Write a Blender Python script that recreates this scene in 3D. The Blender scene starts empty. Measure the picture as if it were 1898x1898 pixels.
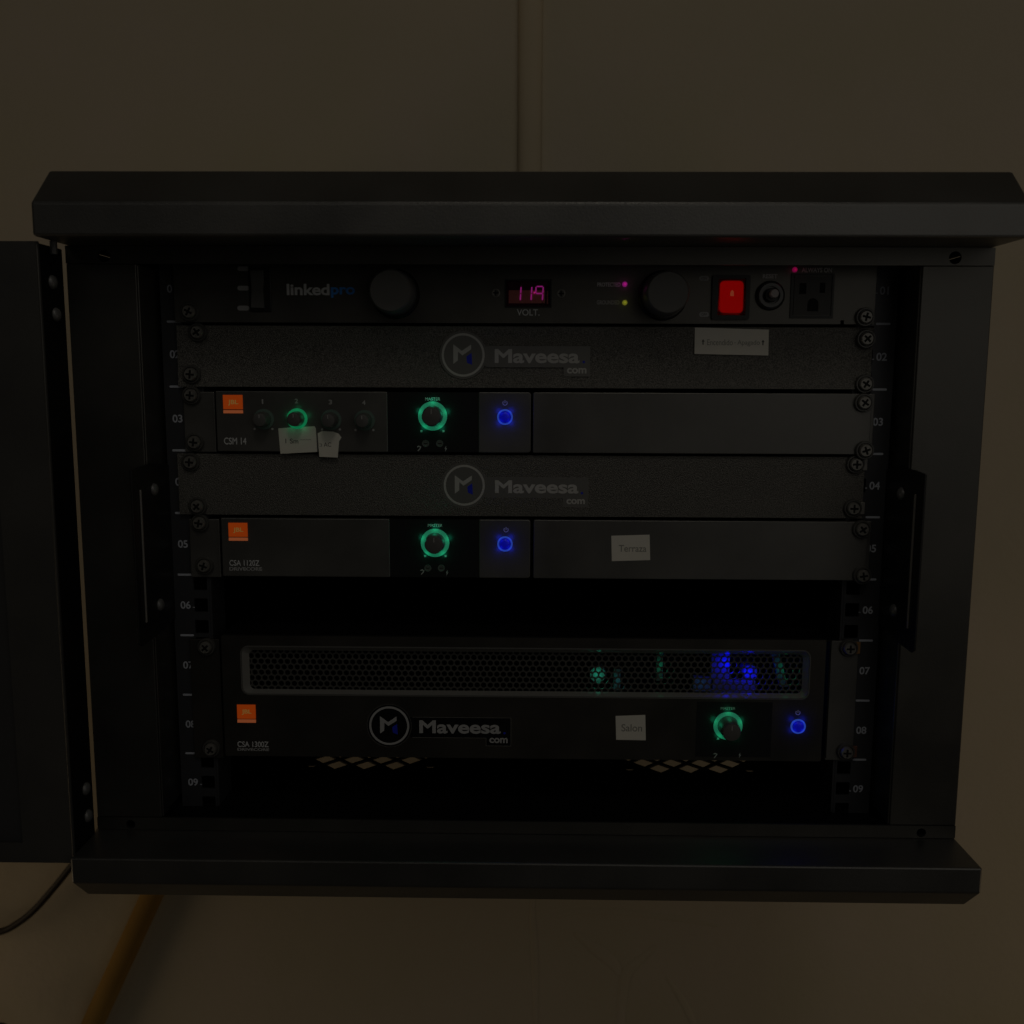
import bpy, bmesh, math, random
from mathutils import Vector

random.seed(7)
SC = bpy.context.scene
COL = SC.collection
MM = 0.001

# ------------------------------------------------------------------ camera
CAM = Vector((0.5161, -685.79, -81.1585))          # millimetres; the rail plane is y = 0
YAW, PITCH, ROLL, FPX = -0.0147, 0.1369, 0.0040, 1820.8


def axes():
    cy, sy = math.cos(YAW), math.sin(YAW)
    cp, sp = math.cos(PITCH), math.sin(PITCH)
    cr, sr = math.cos(ROLL), math.sin(ROLL)
    f = Vector((sy * cp, cy * cp, -sp))
    r0 = Vector((cy, -sy, 0))
    u0 = r0.cross(f)
    return r0 * cr + u0 * sr, -r0 * sr + u0 * cr, f


RGT, UPV, FWD = axes()
cam_data = bpy.data.cameras.new("camera")
cam = bpy.data.objects.new("camera", cam_data)
COL.objects.link(cam)
cam.matrix_world = (
    (RGT.x, UPV.x, -FWD.x, CAM.x * MM),
    (RGT.y, UPV.y, -FWD.y, CAM.y * MM),
    (RGT.z, UPV.z, -FWD.z, CAM.z * MM),
    (0, 0, 0, 1),
)
from mathutils import Matrix
cam.matrix_world = Matrix(((RGT.x, UPV.x, -FWD.x, CAM.x * MM), (RGT.y, UPV.y, -FWD.y, CAM.y * MM),
                           (RGT.z, UPV.z, -FWD.z, CAM.z * MM), (0, 0, 0, 1)))
cam_data.sensor_width = 36
cam_data.lens = 36 * FPX / 1898
cam_data.clip_start = 0.02
cam_data.clip_end = 50
cam_data.dof.use_dof = True
cam_data.dof.focus_distance = 0.70
cam_data.dof.aperture_fstop = 9
SC.camera = cam

# ------------------------------------------------------------------ light
world = bpy.data.worlds.new("World")
SC.world = world
world.use_nodes = True
bg = world.node_tree.nodes["Background"]
bg.inputs[0].default_value = (1.0, 0.93, 0.78, 1)
bg.inputs[1].default_value = 0.0055


def area(name, loc, target, sx, sy, power, color):
    d = bpy.data.lights.new(name, 'AREA')
    d.shape = 'RECTANGLE'
    d.size, d.size_y = sx, sy
    d.energy = power
    d.color = color
    o = bpy.data.objects.new(name, d)
    COL.objects.link(o)
    o.location = loc
    o.rotation_euler = (Vector(target) - Vector(loc)).to_track_quat('-Z', 'Y').to_euler()
    return o


area("ceiling_lamp", (0.20, -1.45, 1.42), (0, 0, -0.1), 0.36, 0.36, 1.05, (1.0, 0.92, 0.78))
area("right_fill", (1.25, -2.0, 0.42), (0.2, 0.1, -0.1), 1.7, 1.75, 1.5, (1.0, 0.95, 0.86))  # unseen broad panel added to brighten faces and reflections on the right
area("upper_fill", (-0.35, -2.0, 1.15), (0, 0, 0), 2.0, 0.9, 0.65, (1.0, 0.95, 0.86))  # unseen fill added to lift the top cover's front
area("lower_fill_left", (-1.40, -0.05, -0.85), (0, 0.41, -0.66), 0.5, 0.8, 0.80, (1.0, 0.76, 0.48))  # unseen side fill added for the wall below the cabinet
area("lower_fill_right", (1.40, -0.05, -0.85), (0, 0.41, -0.66), 0.5, 0.8, 0.55, (1.0, 0.74, 0.45))  # matching added fill from the other side

SC.view_settings.view_transform = 'Standard'
SC.view_settings.look = 'None'
SC.view_settings.exposure = 0.0
SC.view_settings.gamma = 1.0
SC.cycles.use_denoising = True
SC.cycles.max_bounces = 6
SC.cycles.sample_clamp_indirect = 2.0

# ------------------------------------------------------------------ materials
MATS = {}


def mat(name, col, rough=0.5, metal=0.0, spec=0.5, bump=None, vary=None, emit=None, estr=1.0, coat=0.0, alpha=None):
    m = bpy.data.materials.new(name)
    m.use_nodes = True
    nt = m.node_tree
    b = nt.nodes["Principled BSDF"]
    b.inputs["Base Color"].default_value = (*col, 1)
    b.inputs["Roughness"].default_value = rough
    b.inputs["Metallic"].default_value = metal
    b.inputs["Specular IOR Level"].default_value = spec
    b.inputs["Coat Weight"].default_value = coat
    if emit:
        b.inputs["Emission Color"].default_value = (*emit, 1)
        b.inputs["Emission Strength"].default_value = estr
    tc = nt.nodes.new("ShaderNodeTexCoord")
    if bump:                                        # (scale, strength, distance)
        n = nt.nodes.new("ShaderNodeTexNoise")
        n.inputs["Scale"].default_value = bump[0]
        n.inputs["Detail"].default_value = 3
        bp = nt.nodes.new("ShaderNodeBump")
        bp.inputs["Strength"].default_value = bump[1]
        bp.inputs["Distance"].default_value = bump[2]
        nt.links.new(tc.outputs["Object"], n.inputs["Vector"])
        nt.links.new(n.outputs["Fac"], bp.inputs["Height"])
        nt.links.new(bp.outputs["Normal"], b.inputs["Normal"])
    if vary:                                        # (scale, other colour, rough change)
        n2 = nt.nodes.new("ShaderNodeTexNoise")
        n2.inputs["Scale"].default_value = vary[0]
        n2.inputs["Detail"].default_value = 4
        rp = nt.nodes.new("ShaderNodeValToRGB")
        rp.color_ramp.elements[0].position = 0.36
        rp.color_ramp.elements[1].position = 0.66
        rp.color_ramp.elements[0].color = (*col, 1)
        rp.color_ramp.elements[1].color = (*vary[1], 1)
        nt.links.new(tc.outputs["Object"], n2.inputs["Vector"])
        nt.links.new(n2.outputs["Fac"], rp.inputs["Fac"])
        nt.links.new(rp.outputs["Color"], b.inputs["Base Color"])
        if len(vary) > 2:
            mr = nt.nodes.new("ShaderNodeMapRange")
            mr.inputs["From Min"].default_value = 0.3
            mr.inputs["From Max"].default_value = 0.7
            mr.inputs["To Min"].default_value = rough - vary[2]
            mr.inputs["To Max"].default_value = rough + vary[2]
            nt.links.new(n2.outputs["Fac"], mr.inputs["Value"])
            nt.links.new(mr.outputs["Result"], b.inputs["Roughness"])
    MATS[name] = m
    return m


mat("cover_paint", (0.150, 0.149, 0.144), 0.42, metal=0.80, bump=(900, 0.25, 0.0004), vary=(14, (0.18, 0.177, 0.169), 0.07))
mat("frame_paint", (0.105, 0.102, 0.094), 0.45, metal=0.84, bump=(900, 0.2, 0.0003), vary=(18, (0.13, 0.126, 0.115), 0.05))
mat("door_paint", (0.070, 0.069, 0.067), 0.5, metal=0.3, bump=(900, 0.2, 0.0003), vary=(12, (0.09, 0.088, 0.083), 0.05))
mat("inside_paint", (0.005, 0.005, 0.0055), 0.6, spec=0.2, bump=(700, 0.2, 0.0003))
mat("rail_paint", (0.068, 0.070, 0.078), 0.45, metal=0.4, bump=(900, 0.2, 0.0002))
mat("grainy_coat", (0.080, 0.077, 0.070), 0.48, metal=0.42, bump=(1500, 0.8, 0.0008), vary=(1350, (0.25, 0.24, 0.218), 0.08))
mat("face_paint", (0.145, 0.142, 0.135), 0.42, metal=0.60, bump=(1500, 0.15, 0.0002), vary=(16, (0.185, 0.181, 0.171), 0.09))
mat("conditioner_paint", (0.105, 0.101, 0.092), 0.42, metal=0.72, bump=(1500, 0.15, 0.0002), vary=(22, (0.13, 0.125, 0.113), 0.05))
mat("amp_paint", (0.085, 0.08, 0.072), 0.42, metal=0.8, bump=(1500, 0.15, 0.0002), vary=(20, (0.11, 0.102, 0.09), 0.05))
mat("gloss_black", (0.016, 0.016, 0.017), 0.32)
mat("black_plastic", (0.010, 0.010, 0.010), 0.42)
mat("knob_plastic", (0.12, 0.12, 0.115), 0.5)
mat("screw_metal", (0.22, 0.212, 0.195), 0.40, metal=0.45, vary=(500, (0.30, 0.29, 0.265), 0.1))
mat("washer_plastic", (0.09, 0.088, 0.082), 0.30)
mat("socket_plastic", (0.045, 0.043, 0.040), 0.5)
mat("grainy_lip", (0.20, 0.195, 0.185), 0.4, metal=0.4)
mat("window_tint", (1.0, 0.72, 0.82), 0.16, spec=0.3)
MATS["window_tint"].node_tree.nodes["Principled BSDF"].inputs["Transmission Weight"].default_value = 1.0
MATS["window_tint"].node_tree.nodes["Principled BSDF"].inputs["IOR"].default_value = 1.12
mat("trunk_paint", (0.60, 0.50, 0.345), 0.75)
mat("recess_black", (0.002, 0.002, 0.002), 0.8)
mat("hinge_screw_zinc", (0.20, 0.20, 0.20), 0.45, metal=0.4)
mat("zinc", (0.30, 0.29, 0.27), 0.45, metal=0.5)
mat("brass_nut", (0.36, 0.19, 0.07), 0.5, metal=0.3)
mat("copper_nut", (0.20, 0.09, 0.06), 0.5, metal=0.3)
mat("white_print", (0.72, 0.73, 0.74), 0.6)
mat("rail_print", (0.55, 0.58, 0.66), 0.6)
mat("dim_print", (0.46, 0.46, 0.46), 0.6)
mat("dark_print", (0.05, 0.048, 0.045), 0.7)
mat("faint_print", (0.34, 0.33, 0.29), 0.7)
mat("blue_print", (0.04, 0.32, 0.95), 0.5)
mat("logo_blue", (0.012, 0.030, 0.62), 0.5)
mat("logo_grey", (0.56, 0.55, 0.52), 0.5)
mat("logo_white", (0.50, 0.50, 0.50), 0.5)
mat("clear_film", (0.20, 0.196, 0.184), 0.42, metal=0.3, bump=(160, 0.1, 0.0004))
mat("black_film", (0.006, 0.006, 0.007), 0.30)
mat("film_edge", (0.22, 0.215, 0.2), 0.4)
mat("paper", (0.83, 0.80, 0.72), 0.8, vary=(60, (0.87, 0.83, 0.73)))
mat("badge_orange", (0.28, 0.042, 0.003), 0.5, emit=(0.140, 0.0175, 0.0011), estr=1.0)  # glow added to the badge colour to raise its brightness
mat("badge_stripe", (0.28, 0.08, 0.035), 0.5, emit=(0.140, 0.036, 0.012), estr=1.0)  # stripe gets the same added glow
mat("badge_letter", (0.55, 0.35, 0.12), 0.5, emit=(0.085, 0.048, 0.010), estr=1.0)  # letters get added glow too
mat("red_lens", (0.85, 0.012, 0.006), 0.5, spec=0.15)
MATS["red_lens"].node_tree.nodes["Principled BSDF"].inputs["Transmission Weight"].default_value = 1.0
MATS["red_lens"].node_tree.nodes["Principled BSDF"].inputs["IOR"].default_value = 1.25
mat("red_core", (0.2, 0.01, 0.005), 0.5, emit=(0.150, 0.0018, 0.001), estr=1.0)
mat("red_lens_mark", (0.5, 0.15, 0.08), 0.4, emit=(0.13, 0.016, 0.006), estr=1.0)
mat("led_magenta", (0.4, 0.02, 0.2), 0.4, emit=(0.13, 0.006, 0.085), estr=1.0)
mat("led_red", (0.4, 0.02, 0.1), 0.4, emit=(0.10, 0.0015, 0.026), estr=1.0)
mat("led_yellow", (0.4, 0.4, 0.05), 0.4, emit=(0.085, 0.085, 0.008), estr=1.0)
mat("digit_magenta", (0.3, 0.02, 0.2), 0.4, emit=(0.15, 0.010, 0.115), estr=1.0)
mat("display_back", (0.05, 0.004, 0.02), 0.3)
mat("display_reflection", (0.62, 0.36, 0.25), 0.5)  # beige of a reflection in the display window, put into colour
mat("ring_green", (0.10, 0.35, 0.25), 0.35, emit=(0.005, 0.066, 0.038), estr=1.0)
mat("ring_bright", (0.05, 0.35, 0.2), 0.35, emit=(0.002, 0.090, 0.034), estr=1.0)
mat("ring_off", (0.14, 0.21, 0.18), 0.35)
mat("blue_ring", (0.1, 0.15, 0.4), 0.3, emit=(0.010, 0.032, 0.15), estr=1.0)
mat("blue_lens", (0.02, 0.02, 0.3), 0.3, emit=(0.0006, 0.0010, 0.12), estr=1.0)
mat("button_white", (0.50, 0.45, 0.45), 0.5)
mat("steel_nut", (0.10, 0.10, 0.10), 0.35, metal=0.5)
mat("grille_steel", (0.085, 0.083, 0.076), 0.45)
mat("bezel_gloss", (0.27, 0.265, 0.25), 0.42)
mat("pale_part", (0.22, 0.22, 0.22), 0.5)
mat("pcb", (0.02, 0.10, 0.06), 0.5)
mat("wood", (0.36, 0.215, 0.055), 0.8, spec=0.2, bump=(40, 0.2, 0.002), vary=(9, (0.30, 0.17, 0.04), 0.1))
mat("cable_black", (0.020, 0.012, 0.006), 0.6)
mat("pane_dark", (0.055, 0.055, 0.056), 0.4)


def wall_mat():
    m = mat("wall_paint", (0.60, 0.53, 0.385), 0.85)
    nt = m.node_tree
    b = nt.nodes["Principled BSDF"]
    tc = nt.nodes.new("ShaderNodeTexCoord")
    n = nt.nodes.new("ShaderNodeTexNoise")
    n.inputs["Scale"].default_value = 5.5
    n.inputs["Detail"].default_value = 5
    rp = nt.nodes.new("ShaderNodeValToRGB")
    e = rp.color_ramp.elements
    e[0].position, e[1].position = 0.30, 0.70
    e[0].color = (0.560, 0.490, 0.340, 1)
    e[1].color = (0.600, 0.510, 0.395, 1)
    n2 = nt.nodes.new("ShaderNodeTexNoise")
    n2.inputs["Scale"].default_value = 26
    n2.inputs["Detail"].default_value = 6
    n2.inputs["Roughness"].default_value = 0.65
    bp = nt.nodes.new("ShaderNodeBump")
    bp.inputs["Strength"].default_value = 0.25
    bp.inputs["Distance"].default_value = 0.006
    nt.links.new(tc.outputs["Object"], n.inputs["Vector"])
    nt.links.new(tc.outputs["Object"], n2.inputs["Vector"])
    nt.links.new(n.outputs["Fac"], rp.inputs["Fac"])
    nt.links.new(rp.outputs["Color"], b.inputs["Base Color"])
    nt.links.new(n2.outputs["Fac"], bp.inputs["Height"])
    nt.links.new(bp.outputs["Normal"], b.inputs["Normal"])
    return m


wall_mat()

# ------------------------------------------------------------------ helpers
ORG = {}                                            # world origin (mm) of every object


def unp(px, py, y=None, z=None, x=None):
    """the point of the plane y, z or x (mm) that the photograph shows at a pixel"""
    d = FWD + RGT * ((px - 949) / FPX) - UPV * ((py - 949) / FPX)
    if y is not None:
        t = (y - CAM.y) / d.y
    elif z is not None:
        t = (z - CAM.z) / d.z
    else:
        t = (x - CAM.x) / d.x
    return CAM + d * t


def at(px, py, y):
    p = unp(px, py, y=y)
    return p.x, p.z


def link(o, parent=None, org=(0, 0, 0)):
    COL.objects.link(o)
    org = Vector(org)
    ORG[o.name] = org
    if parent:
        o.parent = parent
        o.location = (org - ORG[parent.name]) * MM
    else:
        o.location = org * MM
    return o


def thing(name, label, cat, loc, group=None):
    o = bpy.data.objects.new(name, None)
    o.empty_display_size = 0.02
    link(o, None, loc)
    o["label"], o["category"] = label, cat
    if group:
        o["group"] = group
    return o


class MB:
    def __init__(self):
        self.v, self.f = [], []

    def add(self, vs, fs):
        n = len(self.v)
        self.v += [tuple(p) for p in vs]
        self.f += [tuple(i + n for i in q) for q in fs]
        return self

    def box(self, x0, x1, y0, y1, z0, z1):
        x0, x1 = min(x0, x1), max(x0, x1)
        y0, y1 = min(y0, y1), max(y0, y1)
        z0, z1 = min(z0, z1), max(z0, z1)
        return self.add([(x0, y0, z0), (x1, y0, z0), (x1, y1, z0), (x0, y1, z0), (x0, y0, z1), (x1, y0, z1), (x1, y1, z1), (x0, y1, z1)],
                        [(0, 1, 5, 4), (1, 2, 6, 5), (2, 3, 7, 6), (3, 0, 4, 7), (4, 5, 6, 7), (3, 2, 1, 0)])

    def prism_x(self, prof, x0, x1):                # profile of (y, z)
        n = len(prof)
        vs = [(x0, y, z) for y, z in prof] + [(x1, y, z) for y, z in prof]
        fs = [(i, (i + 1) % n, n + (i + 1) % n, n + i) for i in range(n)]
        return self.add(vs, fs + [tuple(range(n))[::-1], tuple(range(n, 2 * n))])

    def slab(self, pts, y0, y1):                    # outline of (x, z), front y0, back y1
        n = len(pts)
        vs = [(x, y0, z) for x, z in pts] + [(x, y1, z) for x, z in pts]
        fs = [(i, (i + 1) % n, n + (i + 1) % n, n + i) for i in range(n)]
        return self.add(vs, fs + [tuple(range(n)), tuple(range(n, 2 * n))[::-1]])

    def lathe(self, cx, cz, prof, n=32, caps=True):  # profile of (r, y) turned round the y axis
        vs, fs = [], []
        for r, y in prof:
            for k in range(n):
                a = 2 * math.pi * k / n
                vs.append((cx + r * math.cos(a), y, cz + r * math.sin(a)))
        for i in range(len(prof) - 1):
            for k in range(n):
                k2 = (k + 1) % n
                fs.append((i * n + k, i * n + k2, (i + 1) * n + k2, (i + 1) * n + k))
        if caps and prof[0][0] > 0.01:
            fs.append(tuple(range(n)))
        if caps and prof[-1][0] > 0.01:
            fs.append(tuple(range((len(prof) - 1) * n, len(prof) * n))[::-1])
        return self.add(vs, fs)

    def annulus(self, cx, cz, r0, r1, y0, y1, n=48):
        vs, fs = [], []
        for r, y in ((r0, y0), (r1, y0), (r1, y1), (r0, y1)):
            for k in range(n):
                a = 2 * math.pi * k / n
                vs.append((cx + r * math.cos(a), y, cz + r * math.sin(a)))
        for i in range(4):
            j = (i + 1) % 4
            for k in range(n):
                k2 = (k + 1) % n
                fs.append((i * n + k, i * n + k2, j * n + k2, j * n + k))
        return self.add(vs, fs)

    def ribbon(self, pts, w, y0, y1, closed=False):  # mitred flat stroke in the (x, z) plane
        n = len(pts)
        L, R_ = [], []
        for i in range(n):
            p = Vector((pts[i][0], pts[i][1]))
            a = Vector(pts[i - 1]) if (i > 0 or closed) else None
            c = Vector(pts[(i + 1) % n]) if (i < n - 1 or closed) else None
            d1 = (p - a).normalized() if a is not None else None
            d2 = (c - p).normalized() if c is not None else None
            d = ((d1 or d2) + (d2 or d1))
            d = d.normalized() if d.length > 1e-6 else (d1 or d2)
            nrm = Vector((-d.y, d.x))
            ref = d1 or d2
            k = max(0.45, abs(nrm.dot(Vector((-ref.y, ref.x)))))
            L.append(p + nrm * w / 2 / k)
            R_.append(p - nrm * w / 2 / k)
        m = n if closed else n - 1
        for i in range(m):
            j = (i + 1) % n
            self.slab([(L[i].x, L[i].y), (L[j].x, L[j].y), (R_[j].x, R_[j].y), (R_[i].x, R_[i].y)], y0, y1)
        return self

    def tube(self, pts, r, n=10, flat=1.0):
        P = [Vector(p) for p in pts]
        vs, fs = [], []
        for i, p in enumerate(P):
            t = (P[min(i + 1, len(P) - 1)] - P[max(i - 1, 0)]).normalized()
            u = t.cross(Vector((0, 1, 0)))
            u = u.normalized() if u.length > 1e-5 else Vector((1, 0, 0))
            w = u.cross(t).normalized()
            rr = r[i] if isinstance(r, (list, tuple)) else r
            for k in range(n):
                a = 2 * math.pi * k / n
                vs.append(p + u * (rr * math.cos(a)) + w * (rr * flat * math.sin(a)))
        for i in range(len(P) - 1):
            for k in range(n):
                k2 = (k + 1) % n
                fs.append((i * n + k, i * n + k2, (i + 1) * n + k2, (i + 1) * n + k))
        fs += [tuple(range(n)), tuple(range((len(P) - 1) * n, len(P) * n))[::-1]]
        return self.add(vs, fs)

    def build(self, name, m, parent=None, bevel=0.0, smooth=None, seg=2):
        xs = [p[0] for p in self.v]; ys = [p[1] for p in self.v]; zs = [p[2] for p in self.v]
        org = Vector(((min(xs) + max(xs)) / 2, (min(ys) + max(ys)) / 2, min(zs) if parent is None else (min(zs) + max(zs)) / 2))
        me = bpy.data.meshes.new(name)
        me.from_pydata([((p[0] - org.x) * MM, (p[1] - org.y) * MM, (p[2] - org.z) * MM) for p in self.v], [], self.f)
        bm = bmesh.new()
        bm.from_mesh(me)
        bmesh.ops.recalc_face_normals(bm, faces=bm.faces)
        bm.to_mesh(me)
        bm.free()
        me.materials.append(MATS[m])
        o = bpy.data.objects.new(name, me)
        link(o, parent, org)
        if smooth is not None:
            me.shade_smooth()
            try:
                me.set_sharp_from_angle(angle=math.radians(smooth))
            except Exception:
                pass
        if bevel:
            b = o.modifiers.new("bevel", 'BEVEL')
            b.width = bevel * MM
            b.segments = seg
            b.limit_method = 'ANGLE'
            b.angle_limit = math.radians(40)
        return o


def rrect(x0, x1, z0, z1, r, n=6):
    x0, x1 = min(x0, x1), max(x0, x1)
    z0, z1 = min(z0, z1), max(z0, z1)
    out = []
    for cx, cz, a0 in ((x1 - r, z1 - r, 0), (x0 + r, z1 - r, 90), (x0 + r, z0 + r, 180), (x1 - r, z0 + r, 270)):
        for k in range(n + 1):
            a = math.radians(a0 + 90 * k / n)
            out.append((cx + r * math.cos(a), cz + r * math.sin(a)))
    return out


def circle(cx, cz, r, n=24):
    return [(cx + r * math.cos(2 * math.pi * k / n), cz + r * math.sin(2 * math.pi * k / n)) for k in range(n)]


def curve_mesh(cu):
    """evaluate a curve datablock into (verts, faces) in its own units"""
    tmp = bpy.data.objects.new("tmp", cu)
    COL.objects.link(tmp)
    dg = bpy.context.evaluated_depsgraph_get()
    dg.update()
    me = bpy.data.meshes.new_from_object(tmp.evaluated_get(dg))
    vs = [v.co.copy() for v in me.vertices]
    fs = [tuple(p.vertices) for p in me.polygons]
    bpy.data.objects.remove(tmp)
    bpy.data.curves.remove(cu)
    bpy.data.meshes.remove(me)
    return vs, fs


def plate(outer, holes, y0, y1, flat_z=None):
    """sheet with holes: outlines in (x, z) between y0 and y1, or in (x, y) between two heights when flat_z is set"""
    cu = bpy.data.curves.new("sheet", 'CURVE')
    cu.dimensions = '2D'
    cu.fill_mode = 'BOTH'
    cu.extrude = abs(y1 - y0) / 2
    for loop in [outer] + list(holes):
        s = cu.splines.new('POLY')
        s.points.add(len(loop) - 1)
        for p, q in zip(s.points, loop):
            p.co = (q[0], q[1], 0, 1)
        s.use_cyclic_u = True
    vs, fs = curve_mesh(cu)
    mid = (y0 + y1) / 2
    mb = MB()
    if flat_z is None:
        mb.add([(v.x, mid + v.z, v.y) for v in vs], fs)
    else:
        mb.add([(v.x, v.y, mid + v.z) for v in vs], fs)
    return mb


def weld(o):
    bm = bmesh.new()
    bm.from_mesh(o.data)
    bmesh.ops.remove_doubles(bm, verts=bm.verts, dist=1e-7)
    bmesh.ops.recalc_face_normals(bm, faces=bm.faces)
    bm.to_mesh(o.data)
    bm.free()
    return o


def text(s, px, y, m, parent, name="lettering", bold=0.0, thick=0.06, ang=0.0, space=1.0):
    """flat print that fills the rectangle px = (x0, y0, x1, y1) of the photograph on the plane y"""
    cu = bpy.data.curves.new("print", 'FONT')
    cu.body = s
    cu.size = 1.0
    cu.extrude = 0.001
    cu.bevel_depth = bold
    cu.bevel_resolution = 0
    cu.space_character = space
    vs, fs = curve_mesh(cu)
    X = [v.x for v in vs]; Y = [v.y for v in vs]
    bx0, bx1, by0, by1 = min(X), max(X), min(Y), max(Y)
    zmax = max(abs(v.z) for v in vs)
    x0, z1 = at(px[0], px[1], y)
    x1, z0 = at(px[2], px[3], y)
    if abs(bx1 - bx0) < 1e-6:
        bx1 = bx0 + 1
    cx, cz = (x0 + x1) / 2, (z0 + z1) / 2
    out = []
    ca, sa = math.cos(ang), math.sin(ang)
    for v in vs:
        u = ((v.x - bx0) / (bx1 - bx0) - 0.5) * (x1 - x0)
        w = ((v.y - by0) / (by1 - by0) - 0.5) * (z1 - z0)
        out.append((cx + u * ca - w * sa, y - (0.005 + (thick - 0.005) * (v.z + zmax) / (2 * zmax)), cz + u * sa + w * ca))
    return MB().add(out, fs).build(name, m, parent)


def quad_px(pts, y):
    return [at(px, py, y) for px, py in pts]


def rect_px(x0, y0, x1, y1, y):
    a = [at(x0, y0, y), at(x1, y0, y), at(x1, y1, y), at(x0, y1, y)]
    return (a[0][0] + a[3][0]) / 2, (a[1][0] + a[2][0]) / 2, (a[2][1] + a[3][1]) / 2, (a[0][1] + a[1][1]) / 2   # x0 x1 z0 z1


def lamp(name, x, y, z, power, color, parent, radius=1.5):
    d = bpy.data.lights.new(name, 'POINT')
    d.energy = power
    d.color = color
    d.shadow_soft_size = radius * MM
    o = bpy.data.objects.new(name, d)
    link(o, parent, (x, y, z))
    return o


# ------------------------------------------------------------------ the wall
WALL_Y = 410
wall = MB().box(-2600, 2600, WALL_Y, WALL_Y + 60, -1700, 1500).build("wall", "wall_paint")
wall["kind"] = "structure"
wall["label"] = "beige plastered wall behind the cabinet"


def wall_pt(px, py, dy=0.0):
    p = unp(px, py, y=WALL_Y - dy)
    return (p.x, p.y, p.z)


def ridge(pts, r, flat=0.35):
    P = [wall_pt(*p) for p in pts]
    # smooth the path a little
    Q = []
    for i in range(len(P) - 1):
        for k in range(4):
            Q.append(Vector(P[i]).lerp(Vector(P[i + 1]), k / 4))
    Q.append(Vector(P[-1]))
    for _ in range(2):
        Q = [Q[0]] + [(Q[i - 1] + Q[i] * 2 + Q[i + 1]) / 4 for i in range(1, len(Q) - 1)] + [Q[-1]]
    n = len(Q)
    rr = [r * (0.35 + 0.65 * math.sin(math.pi * (i + 0.6) / (n + 0.2))) for i in range(n)]
    MB().tube(Q, rr, 10, flat).build("plaster_ridge", "wall_paint", wall, smooth=60)


ridge([(988, 1640), (986, 1700), (990, 1760), (992, 1830), (993, 1990)], 4, 0.3)
ridge([(1066, 1728), (1100, 1756), (1136, 1784), (1148, 1806)], 8, 0.2)
ridge([(1216, 1752), (1188, 1778), (1160, 1800), (1152, 1850), (1148, 1960)], 7, 0.2)
ridge([(1236, 1812), (1262, 1850), (1282, 1888), (1300, 1940)], 5, 0.2)
ridge([(1020, 1700), (1060, 1690), (1130, 1688), (1240, 1700), (1330, 1716)], 5, 0.15)

x0, x1 = wall_pt(960, 100)[0], wall_pt(1006, 100)[0]
t = MB()
prof = [(x0, WALL_Y), (x0 + 0.6, WALL_Y - 5), (x0 + 3, WALL_Y - 8), (x0 + 8, WALL_Y - 10), (x1 - 8, WALL_Y - 10), (x1 - 3, WALL_Y - 8), (x1 - 0.6, WALL_Y - 5), (x1, WALL_Y)]
n = len(prof)
t.add([(x, y - 0.5, -330) for x, y in prof] + [(x, y - 0.5, 1100) for x, y in prof],
      [(i, (i + 1) % n, n + (i + 1) % n, n + i) for i in range(n)] + [tuple(range(n)), tuple(range(n, 2 * n))[::-1]])
tr = t.build("cable_trunking", "trunk_paint", None, smooth=50)
tr["label"] = "beige painted vertical trunking strip on the wall above the black cabinet"
tr["category"] = "trunking"

# ------------------------------------------------------------------ the cabinet
HW = 300.2
ZT, ZB = 2.2, -398.1
YF, YC = -35.0, -77.0
INN = 254.3
cab = thing("equipment_cabinet", "black steel wall cabinet holding audio gear, its door swung open to the left", "cabinet", (0, 180, ZB))

# top cover: folded front, sloping shoulder, flat top
MB().prism_x([(YC, ZT), (YC, 22.4), (-52, 44.9), (-50, 45.6), (398, 45.6), (398, ZT)], -HW, HW).build("top_cover", "cover_paint", cab, bevel=1.8, seg=3)
# bottom cover: ledge, front face, sloping underside; open behind so the floor vents show the wall
MB().prism_x([(YC, ZB - 0.2), (YC, -415.7), (-56, -435.5), (YF + 4, -435.5), (YF + 4, ZB - 0.2)], -HW, HW).build("bottom_cover", "cover_paint", cab, bevel=1.2)

hole_r = 4.0
hx_r, hz_r = at(1770, 478, YF)
top_rail = plate([(-HW + 0.4, -9.4), (HW - 0.4, -9.4), (HW - 0.4, ZT - 0.3), (-HW + 0.4, ZT - 0.3)],
                 [circle(hx_r, hz_r, hole_r), circle(-hx_r, hz_r, hole_r)], YF - 0.6, YF + 1.2).build("top_rail", "frame_paint", cab, smooth=30)
bx_r, bz_r = at(1707, 1543, YF)
bottom_rail = plate([(-HW + 0.4, ZB + 0.2), (HW - 0.4, ZB + 0.2), (HW - 0.4, -389.0), (-HW + 0.4, -389.0)],
                    [circle(bx_r, bz_r, 3.2), circle(-bx_r, bz_r, 3.2)], YF - 0.6, YF + 1.2).build("bottom_rail", "frame_paint", cab, smooth=30)
for s in (-1, 1):
    p = MB()
    p.box(s * INN, s * (HW - 0.2), YF, YF + 1.6, -388.9, -9.5)
    p.box(s * INN, s * (INN + 1.6), YF + 1.7, 12, -388.9, -9.5)
    p.box(s * (INN - 1.3), s * (INN - 0.1), YF + 0.5, YF + 12, -388.5, -258)
    p.box(s * (INN - 1.3), s * (INN - 0.1), YF + 0.5, YF + 12, -140.5, -10)
    p.build("side_post", "frame_paint", cab, bevel=0.7)
    MB().box(s * (HW - 1.9), s * (HW - 0.4), YF + 1.8, 396, ZB + 0.5, ZT - 0.3).build("side_panel", "frame_paint", cab)
MB().box(-HW + 0.5, HW - 0.5, 396.05, 397.9, ZB + 0.5, ZT - 0.3).build("back_panel", "inside_paint", cab)

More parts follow.
